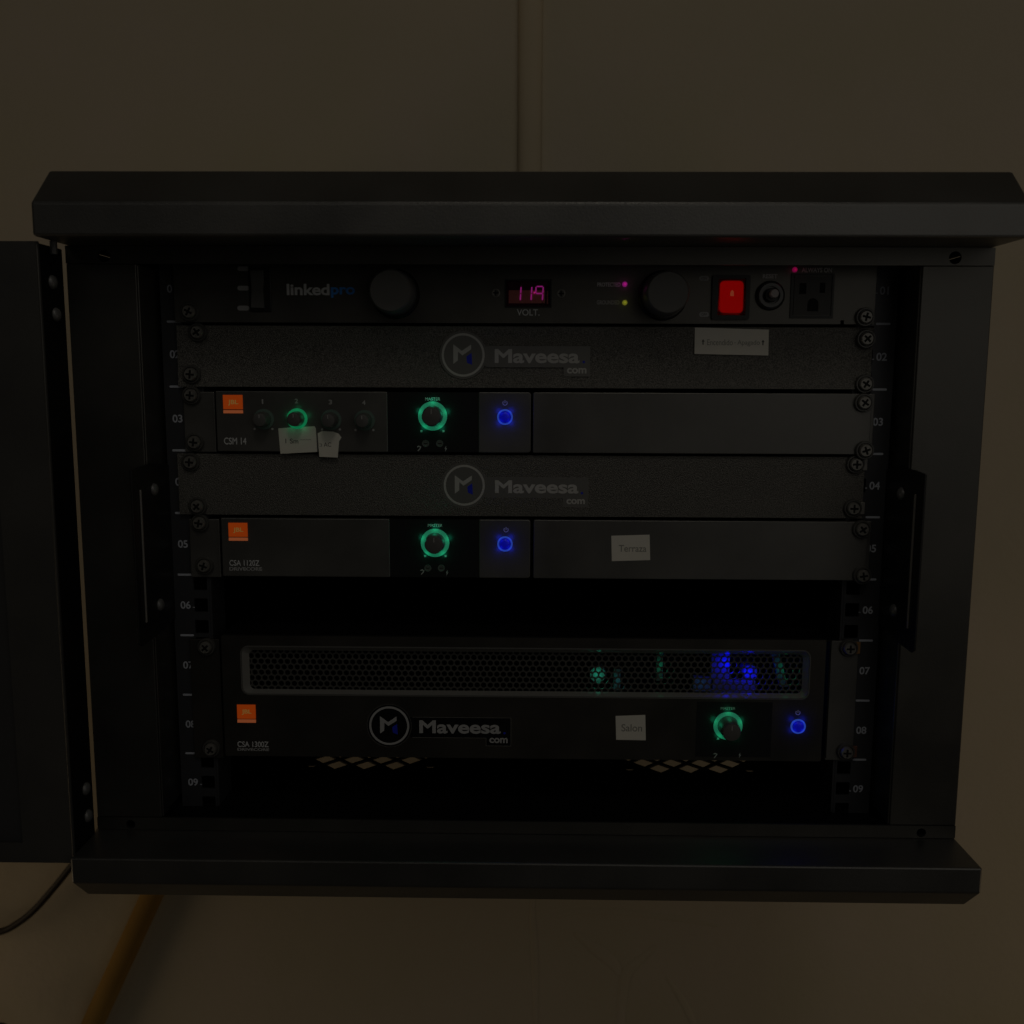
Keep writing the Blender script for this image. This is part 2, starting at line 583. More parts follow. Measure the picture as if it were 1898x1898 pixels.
# floor with two fan vents of diamond openings
holes = []
for cx, cy, ph, fc in ((-117.7, 123.0, 1, -7.3), (134.2, 122.0, 0, 0.0)):
    for j in range(-6, 7):
        for i in range(-8, 9):
            if (i + j + ph) % 2:
                continue
            dx = i * 11.9
            if (dx - fc) ** 2 + (j * 12.0 + 6.0) ** 2 > 53 ** 2:
                continue
            X, Y = cx + dx, cy + j * 12.0 + 6.0
            holes.append([(X - 9.2, Y), (X, Y - 9.2), (X + 9.2, Y), (X, Y + 9.2)])
    for sx in (-1, 1):
        for sy in (-1, 1):
            holes.append(rrect(cx + fc + sx * 48.5 - 3.4, cx + fc + sx * 48.5 + 3.4, cy + 4 + sy * 49 - 2, cy + 4 + sy * 49 + 2, 1.9, 3))
plate([(-HW + 2.2, YF + 1.8), (HW - 2.2, YF + 1.8), (HW - 2.2, 396), (-HW + 2.2, 396)], holes, ZB + 0.5, ZB + 1.7, flat_z=True).build("floor_panel", "inside_paint", cab)

# mounting rails
U = 44.45
for s in (-1, 1):
    holes = []
    for k in range(9):
        for dz in (6.35, 22.225, 38.1):
            zc = -k * U - dz
            holes.append(rrect(-232.5 - 4.9, -232.5 + 4.9, zc - 4.9, zc + 4.9, 0.6, 2))
    sheet = plate([(-252.2, -404), (-226.2, -404), (-226.2, 4), (-252.2, 4)], holes, 0.0, 2.0)
    sheet.v = [(-s * p[0], p[1], p[2]) for p in sheet.v]
    rail = sheet.build("mounting_rail", "rail_paint", cab, smooth=30)
    MB().box(s * 224.6, s * 226.1, 0.2, 30, -396, 2).build("rail_lip", "rail_paint", rail)
    MB().box(s * 250.6, s * 252.1, 2.1, 40, -396, 2).build("rail_web", "rail_paint", rail)
    for k in range(1, 10):
        xm = sorted((s * 248.4, s * 238.4))
        if k < 9:
            MB().slab(rrect(xm[0], xm[1], -k * U - 0.75, -k * U + 0.75, 0.7, 3), -0.08, -0.01).build("unit_mark", "rail_print", rail)
        zc = -(k - 0.5) * U - 0.3
        xc = s * 243.6
        cu = bpy.data.curves.new("print", 'FONT')
        cu.body = "%02d" % k
        cu.size = 7.4
        cu.extrude = 0.01
        cu.bevel_depth = 0.16
        cu.bevel_resolution = 0
        cu.align_x, cu.align_y = 'CENTER', 'CENTER'
        vs, fs = curve_mesh(cu)
        MB().add([(xc + v.x, -0.045 - v.z * 0.2, zc + v.y) for v in vs], fs).build("unit_number", "rail_print", rail)
        MB().box(xc - s * 5.2, xc - s * 6.6, -0.08, -0.01, zc - 1.7, zc - 1.1).build("hole_mark", "rail_print", rail)

# side latch brackets, standing forward of the frame
for s in (-1, 1):
    x = s * 253.0
    zt, zb_ = -140.0, -257.5
    pts = [(4, zt - 4), (YF, zt), (-50, zt), (-66, zt - 1), (-66, zb_ + 2.5), (-61, zb_ - 0.5), (YF, zb_), (4, zb_ + 4)]
    b = MB()
    n = len(pts)
    b.add([(x - s * 0.2, y, z) for y, z in pts] + [(x - s * 1.7, y, z) for y, z in pts],
          [(i, (i + 1) % n, n + (i + 1) % n, n + i) for i in range(n)] + [tuple(range(n)), tuple(range(n, 2 * n))[::-1]])
    br = b.build("latch_bracket", "black_plastic", cab, bevel=0.3)
    MB().box(x - s * 1.8, x - s * 3.0, -55.5, -53.6, zb_ + 14, zt - 15).build("bracket_rib", "zinc", br, bevel=0.4)  # lighter zinc colour stands in for the rib's lit edge
    for (px, py) in ((1671, 915), (1657, 1131)):
        q = unp(px, py, x=251.0)
        h = MB()
        prof = [(0.01, 3.0), (2.2, 2.7), (3.8, 1.7), (4.3, 0.6), (4.3, 0.0)]
        nn = 20
        vs, fs = [], []
        for r, dd in prof:
            for k in range(nn):
                a = 2 * math.pi * k / nn
                vs.append((x - s * (1.75 + dd), q.y + r * math.cos(a), q.z + r * math.sin(a)))
        for i in range(len(prof) - 1):
            for k in range(nn):
                fs.append((i * nn + k, i * nn + (k + 1) % nn, (i + 1) * nn + (k + 1) % nn, (i + 1) * nn + k))
        h.add(vs, fs).build("bracket_screw", "hinge_screw_zinc", br, smooth=50)

# the open door: a shallow tray beside the frame, its inside facing out
DX, DY0, DY1, DZ0, DZ1 = -300.6, -70.0, -38.2, -405.4, 0.2
DL = DX - 560
MZ0 = at(20, 1562, DY0)[1]
door = plate([(DL, DZ0), (DX, DZ0), (DX, DZ1), (DL, DZ1)],
             [[(DL + 34, MZ0), (DX - 34.4, MZ0), (DX - 34.4, DZ1 - 14), (DL + 34, DZ1 - 14)]], DY0, DY0 + 1.5).build("door", "door_paint", cab, bevel=0.5)
dd = MB()
dd.box(DX - 1.4, DX - 0.02, DY0 + 1.6, DY1, DZ0 + 1, DZ1 - 1)
dd.box(DL, DL + 1.4, DY0 + 1.6, DY1, DZ0 + 1, DZ1 - 1)
dd.box(DL + 1.5, DX - 1.5, DY0 + 1.6, DY1, DZ1 - 2.4, DZ1 - 1)
dd.box(DL + 1.5, DX - 1.5, DY0 + 1.6, DY1, DZ0 + 1, DZ0 + 2.4)
dd.build("door_return", "inside_paint", door, bevel=0.4)
MB().box(DL + 20, DX - 20, DY0 + 3.0, DY0 + 7, MZ0 - 8, DZ1 - 6).build("door_pane", "pane_dark", door)
MB().tube([(DX - 0.9, DY0 + 0.6, DZ0 + 2), (DX - 0.9, DY0 + 0.6, DZ1 - 2)], 0.8, 8).build("door_edge", "frame_paint", door)
for px, py in ((99, 523), (106, 583), (161, 1462), (165, 1512)):
    q = unp(px, py, x=DX + 1.0)
    prof = [(0.01, 3.2), (2.0, 2.9), (3.7, 1.9), (4.4, 0.6), (4.4, 0.0)]
    nn = 20
    vs, fs = [], []
    for r, h_ in prof:
        for k in range(nn):
            a = 2 * math.pi * k / nn
            vs.append((DX + 0.02 + h_, q.y + r * math.cos(a), q.z + r * math.sin(a)))
    for i in range(len(prof) - 1):
        for k in range(nn):
            fs.append((i * nn + k, i * nn + (k + 1) % nn, (i + 1) * nn + (k + 1) % nn, (i + 1) * nn + k))
    sc = MB().add(vs, fs).build("hinge_screw", "hinge_screw_zinc", door, smooth=50)
MB().lathe(0, 0, [(1, 0), (1, 1)], 6)
hp = unp(90, 441, y=-62)
MB().tube([(-297.5, -56, 2.0), (-297.5, -56, -6)], 2.2, 12).build("hinge_pin", "hinge_screw_zinc", door)

# ------------------------------------------------------------------ rack screws (mesh shared by all)
def make_screw():
    w = MB().lathe(0, 0, [(6.4, 0.0), (6.4, -1.8), (5.9, -2.6), (5.2, -2.6), (4.8, -1.6), (0.02, -1.5)], 28)
    plus = []
    a, b = 0.74, 2.9
    plus = [(-a, -b), (a, -b), (a, -a), (b, -a), (b, a), (a, a), (a, b), (-a, b), (-a, a), (-b, a), (-b, -a), (-a, -a)]
    h = plate(circle(0, 0, 3.7, 28), [plus], -5.0, -3.2)
    h.lathe(0, 0, [(4.5, -1.5), (4.5, -3.6), (4.2, -4.4), (3.72, -4.98)], 28, caps=False)
    h.lathe(0, 0, [(3.6, -2.4), (3.6, -3.1), (0.02, -3.1)], 28, caps=False)
    c = MB().slab(plus, -4.7, -3.3)
    return w, h, c


_w, _h, _c = make_screw()
_wo = _w.build("washer", "washer_plastic", None, smooth=40)
_ho = _h.build("rack_screw", "screw_metal", None, smooth=30)
_co = _c.build("cross_slot", "recess_black", None)
W_ME, H_ME, C_ME = _wo.data, _ho.data, _co.data
C_OFF = ORG["cross_slot"].copy()
bpy.data.objects.remove(_co)
W_OFF, H_OFF = ORG["washer"].copy(), ORG["rack_screw"].copy()
bpy.data.objects.remove(_wo)
bpy.data.objects.remove(_ho)


def screw(px, py, unit, y, nut=None):
    p = unp(px, py, y=y - 4)
    h = bpy.data.objects.new("rack_screw", H_ME)
    link(h, unit, Vector((p.x, y, p.z)) + H_OFF)
    h.rotation_euler.y = random.uniform(0, 1.5)
    w = bpy.data.objects.new("washer", W_ME)
    link(w, h, Vector((p.x, y, p.z)) + W_OFF)
    w.location = (W_OFF - H_OFF) * MM
    c = bpy.data.objects.new("cross_slot", C_ME)
    link(c, h, Vector((p.x, y, p.z)) + C_OFF)
    c.location = (C_OFF - H_OFF) * MM
    if nut:
        (dx, m) = nut
        c = MB().box(p.x + dx - 1.5, p.x + dx + 1.5, y - 1.4, y - 0.2, p.z - 4.3, p.z + 4.3)
        o = c.build("cage_nut_tab", m, h, bevel=0.3)
        o.location = (ORG[o.name] - ORG[h.name]) * MM
        # undo the turn of the screw for its nut
        h.rotation_euler.y = 0.0


# ------------------------------------------------------------------ shared details
def unit_thing(name, label, cat, px, group=None, y=0):
    x0_, z_ = at(px[0], px[3], y)
    x1_, _ = at(px[2], px[3], y)
    return thing(name, label, cat, ((x0_ + x1_) / 2, y, z_), group)


def logo(unit, cx, cy, r, tx, ty, com, dot, y, film, ink, kx):
    """round M emblem, name and com on a film sticker; photo pixels"""
    X, Z = at(cx, cy, y)
    k = kx                                           # mm per photo pixel
    y1 = y - 0.06
    st = MB()
    st.slab(circle(X, Z, (r + 4.0) * k, 48), y1, y - 0.004)
    a = rect_px(tx[0] - 18, ty[0] - 5, com[2] + 6, ty[1] + 7, y)
    st.slab(rrect(*a, 1.2, 4), y1 - 0.012, y - 0.008)
    c = rect_px(com[0] - 6, ty[1] + 2, com[2] + 6, com[3] + 5, y)
    st.slab(rrect(*c, 1.0, 4), y1 - 0.006, y - 0.006)
    s = st.build("logo_sticker", film, unit)
    ed = MB()
    ed.annulus(X, Z, (r + 3.6) * k, (r + 4.1) * k, y1 - 0.03, y1 - 0.02)
    x0, x1, z0, z1 = a
    cx0, cx1, cz0, cz1 = c
    ed.ribbon([(x0 + 2, z1), (x1, z1), (x1, cz0), (cx0, cz0), (cx0, z0), (x0 + 2, z0)], 0.28, y1 - 0.04, y1 - 0.025)
    ed.build("sticker_edge", "film_edge", s)
    MB().annulus(X, Z, (r - 4.0) * k, r * k, y1 - 0.06, y1 - 0.02, 64).build("logo_ring", ink, s)
    R_ = r * k
    wh = [(-.46, -.49), (-.06, -.19), (.37, -.48), (.37, -.26), (-.04, .02), (-.24, -.16), (-.25, .25), (-.46, .41)]
    bl = [(.15, .07), (.39, -.10), (.42, .45), (.18, .36)]
    MB().slab([(X + p * R_, Z - q * R_) for p, q in wh], y1 - 0.06, y1 - 0.02).build("logo_mark", ink, s)
    MB().slab([(X + p * R_, Z - q * R_) for p, q in bl], y1 - 0.06, y1 - 0.02).build("logo_stroke", "logo_blue", s)
    text("Maveesa", (tx[0], ty[0], tx[1], ty[1]), y1 - 0.03, ink, s, bold=0.028)
    text("com", (com[0], com[1], com[2], com[3]), y1 - 0.03, ink, s, bold=0.03)
    dx, dz = at(dot[0], dot[1], y)
    MB().slab(circle(dx, dz, 0.9, 12), y1 - 0.06, y1 - 0.02).build("logo_dot", "logo_blue", s)


def badge(unit, x0, y0, x1, y1, y):
    a = rect_px(x0, y0, x1, y1, y)
    h = a[3] - a[2]
    b = MB().slab([(a[0], a[2] + h * 0.22), (a[1], a[2] + h * 0.22), (a[1], a[3]), (a[0], a[3])], y - 0.7, y + 0.1).build("orange_badge", "badge_orange", unit, bevel=0.12)
    MB().slab([(a[0], a[2]), (a[1], a[2]), (a[1], a[2] + h * 0.17), (a[0], a[2] + h * 0.17)], y - 0.7, y + 0.1).build("badge_stripe", "badge_stripe", b, bevel=0.1)
    w = x1 - x0
    hh = y1 - y0
    text("JBL", (x0 + w * 0.23, y0 + hh * 0.27, x1 - w * 0.23, y0 + hh * 0.58), y - 0.71, "badge_letter", b, bold=0.02)


def rounded_knob(unit, px, py, y, r, h, ring_r0, ring_r1, ring_mat, glow=None, name="volume_knob", parts=True):
    X, Z = at(px, py, y)
    k = MB().lathe(X, Z, [(r * 1.03, y - 0.9), (r * 1.0, y - h * 0.55), (r * 0.93, y - h + 0.9), (r * 0.86, y - h + 0.2), (r * 0.78, y - h), (0.02, y - h)], 40).build(name, "knob_plastic", unit, smooth=35)
    MB().annulus(X, Z, ring_r0, ring_r1, y - 0.8, y + 0.1, 56).build("light_ring", ring_mat, k)
    MB().box(X - 0.25, X + 0.25, y - h - 0.08, y - h + 0.1, Z + r * 0.25, Z + r * 0.72).build("pointer_line", "dim_print", k)
    if glow:
        for q in range(5):
            a = 2 * math.pi * q / 5 + 0.3
            lamp("ring_led", X + ring_r1 * math.cos(a), y - 3.4, Z + ring_r1 * math.sin(a), glow[0] / 5, glow[1], k, 2.4)
    return X, Z


def power_button(unit, px, py, y, spx, spy):
    X, Z = at(px, py, y)
    b = MB().lathe(X, Z, [(4.1, y + 0.2), (4.1, y - 1.2), (3.6, y - 1.9), (2.2, y - 2.3), (0.02, y - 2.4)], 32).build("power_button", "blue_lens", unit, smooth=50)
    MB().annulus(X, Z, 4.25, 5.4, y - 0.8, y + 0.1, 40).build("light_ring", "blue_ring", b)
    for q in range(4):
        a = 2 * math.pi * q / 4 + 0.8
        lamp("ring_led", X + 5.6 * math.cos(a), y - 3.2, Z + 5.6 * math.sin(a), 0.00030, (0.01, 0.03, 1.0), b, 2.2)
    sx, sz = at(spx, spy, y)
    s = MB()
    arc = [(sx + 1.5 * math.sin(math.radians(a)), sz + 1.5 * math.cos(math.radians(a))) for a in range(40, 321, 20)]
    s.ribbon(arc, 0.5, y - 0.07, y - 0.01)
    s.box(sx - 0.26, sx + 0.26, y - 0.07, y - 0.01, sz - 0.1, sz + 2.0)
    s.build("power_symbol", "white_print", unit)


def small_marks(unit, a, b, y):
    """little hook and bolt signs under the master knob"""
    ax, az = at(a[0], a[1], y)
    MB().ribbon([(ax - 1.3, az + 0.9), (ax - 0.3, az + 1.5), (ax + 1.0, az + 0.9), (ax + 0.5, az - 0.2), (ax - 0.9, az - 1.9)], 0.7, y - 0.07, y - 0.01).build("hook_symbol", "dim_print", unit)
    bx, bz = at(b[0], b[1], y)
    MB().slab([(bx + 0.4, bz + 2.2), (bx - 0.8, bz + 0.1), (bx - 0.1, bz + 0.1), (bx - 0.5, bz - 2.1), (bx + 1.0, bz + 0.4), (bx + 0.2, bz + 0.4)], y - 0.07, y - 0.01).build("bolt_symbol", "dim_print", unit)


def trimmer(unit, px, py, y):
    X, Z = at(px, py, y)
    s = MB().lathe(X, Z, [(2.5, y + 0.1), (2.5, y - 0.35), (1.9, y - 0.35), (1.7, y - 0.1), (0.02, y - 0.1)], 24).build("trim_screw", "knob_plastic", unit, smooth=40)
    MB().box(X - 1.3, X + 1.3, y - 0.2, y - 0.11, Z - 0.25, Z + 0.25).build("slot", "recess_black", s)


def paper(unit, pts, y, words=None, label=None, lift=0.0):
    o = MB().slab(quad_px(pts, y), y - 0.18 - lift, y - 0.02).build("paper_label", "paper", unit)
    if label:
        o["label"] = label
    for w in words or []:
        text(w[0], w[1], y - 0.19 - lift, w[2], o, bold=w[3] if len(w) > 3 else 0.0)
    return o


# ------------------------------------------------------------------ unit 1: power conditioner
Y1 = -8.0
pc = unit_thing("power_conditioner", "black power conditioner with lit red switch and 119 volt display, top of the rack", "power conditioner", (325, 484, 1620, 601), y=Y1)
xL, xR = at(325, 600, Y1)[0], at(1620, 600, Y1)[0]
nx = at(1561, 600, Y1)[0]
zb, zt = -45.2, -1.2
dsp = rect_px(938, 520, 1020, 568, Y1)
face = plate([(xL, zb), (nx - 1.2, zb), (nx - 1.2, zb + 2.6), (nx + 1.2, zb + 2.6), (nx + 1.2, zb), (xR, zb), (xR, zt), (xL, zt)],
             [[(dsp[0], dsp[2]), (dsp[1], dsp[2]), (dsp[1], dsp[3]), (dsp[0], dsp[3])]], Y1, Y1 + 3).build("face_plate", "conditioner_paint", pc, smooth=30)
MB().box(-218, 218, Y1 + 3.1, 220, -43.5, -3).build("chassis", "inside_paint", pc)
# pull-out lamps
for cx, cy in ((733, 545), (1228, 548)):
    X, Z = at(cx, cy, Y1)
    b = MB().lathe(X, Z, [(16.6, Y1 + 0.1), (16.6, Y1 - 1.2), (15.6, Y1 - 2.4), (14.6, Y1 - 2.4)], 56).build("knob_collar", "black_plastic", pc, smooth=40)
    k = MB().lathe(X, Z, [(14.4, Y1 - 0.1), (14.2, Y1 - 24), (13.6, Y1 - 26), (12.8, Y1 - 26.8), (0.02, Y1 - 26.8)], 56).build("lamp_knob", "knob_plastic", pc, smooth=40)
    MB().annulus(X, Z, 14.55, 14.95, Y1 - 9, Y1 - 8, 48).build("knob_ring", "steel_nut", k)
# left rocker
a = rect_px(462, 495, 503, 578, Y1)
sw = MB().slab(rrect(*a, 1.0, 3), Y1 - 1.4, Y1 + 0.1).build("rocker_switch", "black_plastic", pc, bevel=0.4)
MB().prism_x([(Y1 - 1.3, a[2] + 2), (Y1 - 4.2, a[2] + 2.4), (Y1 - 1.9, (a[2] + a[3]) / 2), (Y1 - 3.2, a[3] - 2.4), (Y1 - 1.3, a[3] - 2)], a[0] + 1.8, a[1] - 4.5).build("rocker", "knob_plastic", sw, bevel=0.3)
for cy, tx_ in ((498, "ON"), (534, "OFF"), (571, "")):
    b = rect_px(440, cy - 4.4, 462, cy + 4.4, Y1)
    zc = (b[2] + b[3]) / 2
    out = rrect(b[0], b[1], b[2], b[3], 1.55, 5)
    pl = MB().slab(out, Y1 - 0.07, Y1 - 0.01)
    pl.slab([(b[1] - 0.4, zc + 0.9), (b[1] + 1.5, zc), (b[1] - 0.4, zc - 0.9)], Y1 - 0.06, Y1 - 0.015)
    pl.build("switch_position_mark", "dim_print", pc)
text("SWITCH", (470, 484, 500, 489), Y1, "dim_print", pc)
text("linked", (531, 526, 611, 547.5), Y1, "white_print", pc, bold=0.03)
text("pro", (613, 532, 658, 552), Y1, "blue_print", pc, bold=0.03)
# volt display
db = MB().box(dsp[0] + 0.1, dsp[1] - 0.1, Y1 + 3.05, Y1 + 4, dsp[2], dsp[3]).build("volt_display", "display_back", pc)
dr = MB()
dr.box(dsp[0] - 0.9, dsp[0], Y1 - 0.5, Y1 + 3, dsp[2] - 0.9, dsp[3] + 0.9)
dr.box(dsp[1], dsp[1] + 0.9, Y1 - 0.5, Y1 + 3, dsp[2] - 0.9, dsp[3] + 0.9)
dr.box(dsp[0], dsp[1], Y1 - 0.5, Y1 + 3, dsp[3], dsp[3] + 0.9)
dr.box(dsp[0], dsp[1], Y1 - 0.5, Y1 + 3, dsp[2] - 0.9, dsp[2])
dr.build("display_frame", "black_plastic", db)
YD = Y1 + 2.4
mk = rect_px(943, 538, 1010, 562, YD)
MB().box(mk[0], mk[1], YD, YD + 0.5, mk[2], mk[3]).build("display_reflection", "display_reflection", db)  # plate added to stand for the beige reflection across the lower window
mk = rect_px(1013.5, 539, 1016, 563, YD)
MB().box(mk[0], mk[1], YD, YD + 0.5, mk[2], mk[3]).build("display_reflection_edge", "display_reflection", db)


def segs(on, cx, cy, w, h, y):
    X, Z = at(cx, cy, y)
    kk = 0.372
    w2, h2 = w * kk / 2, h * kk / 2
    S = {'a': ((-w2, h2), (w2, h2)), 'b': ((w2, h2), (w2, 0)), 'c': ((w2, 0), (w2, -h2)), 'd': ((-w2, -h2), (w2, -h2)),
         'e': ((-w2, 0), (-w2, -h2)), 'f': ((-w2, h2), (-w2, 0)), 'g': ((-w2, 0), (w2, 0))}
    m = MB()
    for c in on:
        p, q = Vector(S[c][0]), Vector(S[c][1])
        d = (q - p).normalized() * 0.35
        p, q = p + d, q - d
        m.ribbon([(X + p.x + 0.06 * p.y, Z + p.y), (X + q.x + 0.06 * q.y, Z + q.y)], 0.85, y - 0.15, y - 0.02)
    return m.build("digit", "digit_magenta", db)


segs("bc", 959, 544, 12, 25, YD - 0.1)
segs("bc", 979, 544, 12, 25, YD - 0.1)
segs("abcfg", 999.5, 544, 13, 25, YD - 0.1)
dx_, dz_ = at(985, 544, YD)
lamp("digit_glow", dx_ + 2, Y1 + 1.5, dz_ + 0.5, 0.00003, (1.0, 0.03, 0.55), db, 2.0)
MB().box(dsp[0] + 0.05, dsp[1] - 0.05, Y1 + 0.5, Y1 + 1.1, dsp[2] + 0.05, dsp[3] - 0.05).build("display_window", "window_tint", db)
for cx, cy in ((919, 543), (1040, 544)):
    X, Z = at(cx, cy, Y1)
    s = MB().lathe(X, Z, [(2.9, Y1 + 0.1), (2.9, Y1 - 0.5), (2.5, Y1 - 0.7), (1.8, Y1 - 0.6), (1.3, Y1 - 0.1), (0.02, Y1 - 0.05)], 24).build("panel_screw", "screw_metal", pc, smooth=40)
    c = MB()
    c.box(X - 1.9, X + 1.9, Y1 - 0.72, Y1 - 0.3, Z - 0.4, Z + 0.4)
    c.box(X - 0.4, X + 0.4, Y1 - 0.74, Y1 - 0.3, Z - 1.9, Z + 1.9)
    c.build("cross_slot", "recess_black", s)
text("VOLT.", (958, 573, 1000, 585), Y1, "white_print", pc, bold=0.01)
text("PROTECTED", (1107, 523.5, 1150, 531.5), Y1, "white_print", pc, bold=0.035)
text("GROUNDED", (1106, 556.5, 1148, 564.5), Y1, "dim_print", pc, bold=0.035)
for cx, cy, m_, col_, pw in ((1158, 527, "led_magenta", (1, 0.04, 0.6), 6e-5), (1158, 561, "led_yellow", (0.8, 0.9, 0.05), 3e-5), (1473, 500, "led_red", (1, 0.02, 0.2), 4e-5)):
    X, Z = at(cx, cy, Y1)
    led = MB().lathe(X, Z, [(1.75, Y1 + 0.1), (1.75, Y1 - 0.6), (1.45, Y1 - 1.5), (0.8, Y1 - 2.0), (0.02, Y1 - 2.1)], 20).build("indicator_led", m_, pc, smooth=60)
    lamp("led_glow", X, Y1 - 3.4, Z, pw, col_, led, 1.0)
for cy, s_ in ((516, "ON"), (583, "OFF")):
    b = rect_px(1296, cy - 4.6, 1314, cy + 4.4, Y1)
    pl = MB().slab(rrect(b[0], b[1], b[2], b[3], 1.55, 5), Y1 - 0.07, Y1 - 0.01).build("switch_position_mark", "dim_print", pc)
    text(s_, (1300, cy - 2.4, 1310, cy + 2.3), Y1 - 0.07, "dark_print", pl)
# red lit switch
o_ = rect_px(1319, 510, 1389, 593, Y1)
i_ = rect_px(1330, 516, 1381, 585, Y1)
fr = plate(rrect(*o_, 1.6, 4), [[(i_[0], i_[2]), (i_[1], i_[2]), (i_[1], i_[3]), (i_[0], i_[3])]], Y1 - 2.0, Y1 - 0.05).build("red_switch", "black_plastic", pc, smooth=30)
zm = (i_[2] + i_[3]) / 2
ln = MB().prism_x([(Y1 - 0.1, i_[2] + 0.3), (Y1 - 3.4, i_[2] + 0.6), (Y1 - 2.4, zm - 3), (Y1 - 1.9, zm + 1), (Y1 - 1.5, i_[3] - 0.6), (Y1 - 0.1, i_[3] - 0.3)], i_[0] + 0.3, i_[1] - 0.3).build("lit_rocker", "red_lens", fr, bevel=0.5, seg=3)
p_ = at(1357, 543, Y1 - 2.6)
MB().slab([(p_[0] - 1.2, p_[1] - 2.0), (p_[0] + 1.3, p_[1] - 2.0), (p_[0] + 1.1, p_[1] + 0.8), (p_[0] + 0.2, p_[1] + 2.1), (p_[0] - 1.0, p_[1] + 0.8)], Y1 - 2.65, Y1 - 1.9).build("on_mark", "red_lens_mark", ln)
MB().slab(rrect(i_[0] + 1.3, i_[1] - 1.3, i_[2] + 1.6, i_[3] - 1.6, 3.0, 5), Y1 - 0.04, Y1 - 0.02).build("switch_lamp", "red_core", fr)
# reset button
text("RESET", (1414, 508, 1441, 516), Y1, "white_print", pc, bold=0.035)
X, Z = at(1427, 548, Y1)
rb = MB().lathe(X, Z, [(9.8, Y1 + 0.1), (9.8, Y1 - 1.2), (9.0, Y1 - 2.0), (8.7, Y1 - 2.0)], 40).build("reset_button", "black_plastic", pc, smooth=40)
nut = MB()
prev = []
nut.lathe(X, Z, [(8.6, Y1 - 0.2), (8.6, Y1 - 3.4), (8.0, Y1 - 4.0), (5.9, Y1 - 4.0), (5.7, Y1 - 2.2), (0.02, Y1 - 2.2)], 36)
nut.build("reset_nut", "steel_nut", rb, smooth=30)
MB().lathe(X, Z, [(4.6, Y1 - 2.3), (4.6, Y1 - 6.6), (4.2, Y1 - 7.0), (0.02, Y1 - 7.0)], 28).build("button_sleeve", "black_plastic", rb, smooth=40)
MB().lathe(X + 0.4, Z + 0.6, [(2.9, Y1 - 7.1), (2.9, Y1 - 11.0), (2.5, Y1 - 11.6), (0.02, Y1 - 11.7)], 24).build("button_cap", "button_white", rb, smooth=40)
# outlet
text("ALWAYS ON", (1486, 496, 1542, 505), Y1, "white_print", pc, bold=0.03)
oo = rect_px(1465, 507, 1545, 590, Y1)
io = rect_px(1470, 511, 1541, 585, Y1)
ou = plate([(oo[0], oo[2]), (oo[1], oo[2]), (oo[1], oo[3]), (oo[0], oo[3])],
           [[(io[0], io[2]), (io[1], io[2]), (io[1], io[3]), (io[0], io[3])]], Y1 - 0.9, Y1 - 0.05).build("power_outlet", "black_plastic", pc)
s1 = rect_px(1481, 525, 1494, 545, Y1)
s2 = rect_px(1519, 524, 1529, 543, Y1)
gx, gz = at(1506, 566, Y1)
gr = [(gx + 3.7 * math.cos(math.radians(a)), gz + 1.0 + 3.7 * math.sin(math.radians(a))) for a in range(0, 181, 20)] + [(gx - 3.7, gz - 4.0), (gx + 3.7, gz - 4.0)]
plate([(io[0] + 0.4, io[2] + 0.4), (io[1] - 0.4, io[2] + 0.4), (io[1] - 0.4, io[3] - 0.4), (io[0] + 0.4, io[3] - 0.4)],
      [[(s1[0], s1[2]), (s1[1], s1[2]), (s1[1], s1[3]), (s1[0], s1[3])], [(s2[0], s2[2]), (s2[1], s2[2]), (s2[1], s2[3]), (s2[0], s2[3])], gr],
      Y1 - 0.7, Y1 + 2.5).build("socket_face", "socket_plastic", ou)
for sl in ([(s1[0], s1[2]), (s1[1], s1[2]), (s1[1], s1[3]), (s1[0], s1[3])], [(s2[0], s2[2]), (s2[1], s2[2]), (s2[1], s2[3]), (s2[0], s2[3])], gr):
    MB().slab(sl, Y1 - 0.35, Y1 - 0.1).build("socket_slot", "recess_black", ou)
for px, py in ((343, 576), (1603, 587)):
    screw(px, py, pc, Y1)

# ------------------------------------------------------------------ units 2 and 4: blank panels
def blank(label, x0, y0, x1, y1, screws, lg, bow):
    y = -4.0
    u = unit_thing("blank_panel", label, "blank panel", (x0, y0, x1, y1), "blank rack panels", y)
    a = rect_px(x0, y0, x1, y1, y)
    # sheet folded back along both long edges; bow added to shade its top darker
    n = 10
    pr = []
    for i in range(n + 1):
        tt = i / n
        pr.append((y + bow * (1 - (2 * tt - 1) ** 2), a[2] + (a[3] - a[2]) * tt))
    back = [(y + 9, a[3] - 0.2), (y + 9, a[3] - 1.4), (y + 2.2 + bow, a[3] - 1.6), (y + 2.2 + bow, a[2] + 1.6), (y + 9, a[2] + 1.4), (y + 9, a[2] + 0.2)]
    MB().prism_x(pr + back, a[0], a[1]).build("panel_sheet", "grainy_coat", u, smooth=25)
    for s in screws:
        screw(s[0], s[1], u, y, s[2] if len(s) > 2 else None)
    logo(u, *lg, y, "clear_film", "logo_grey", 0.373)
    return u


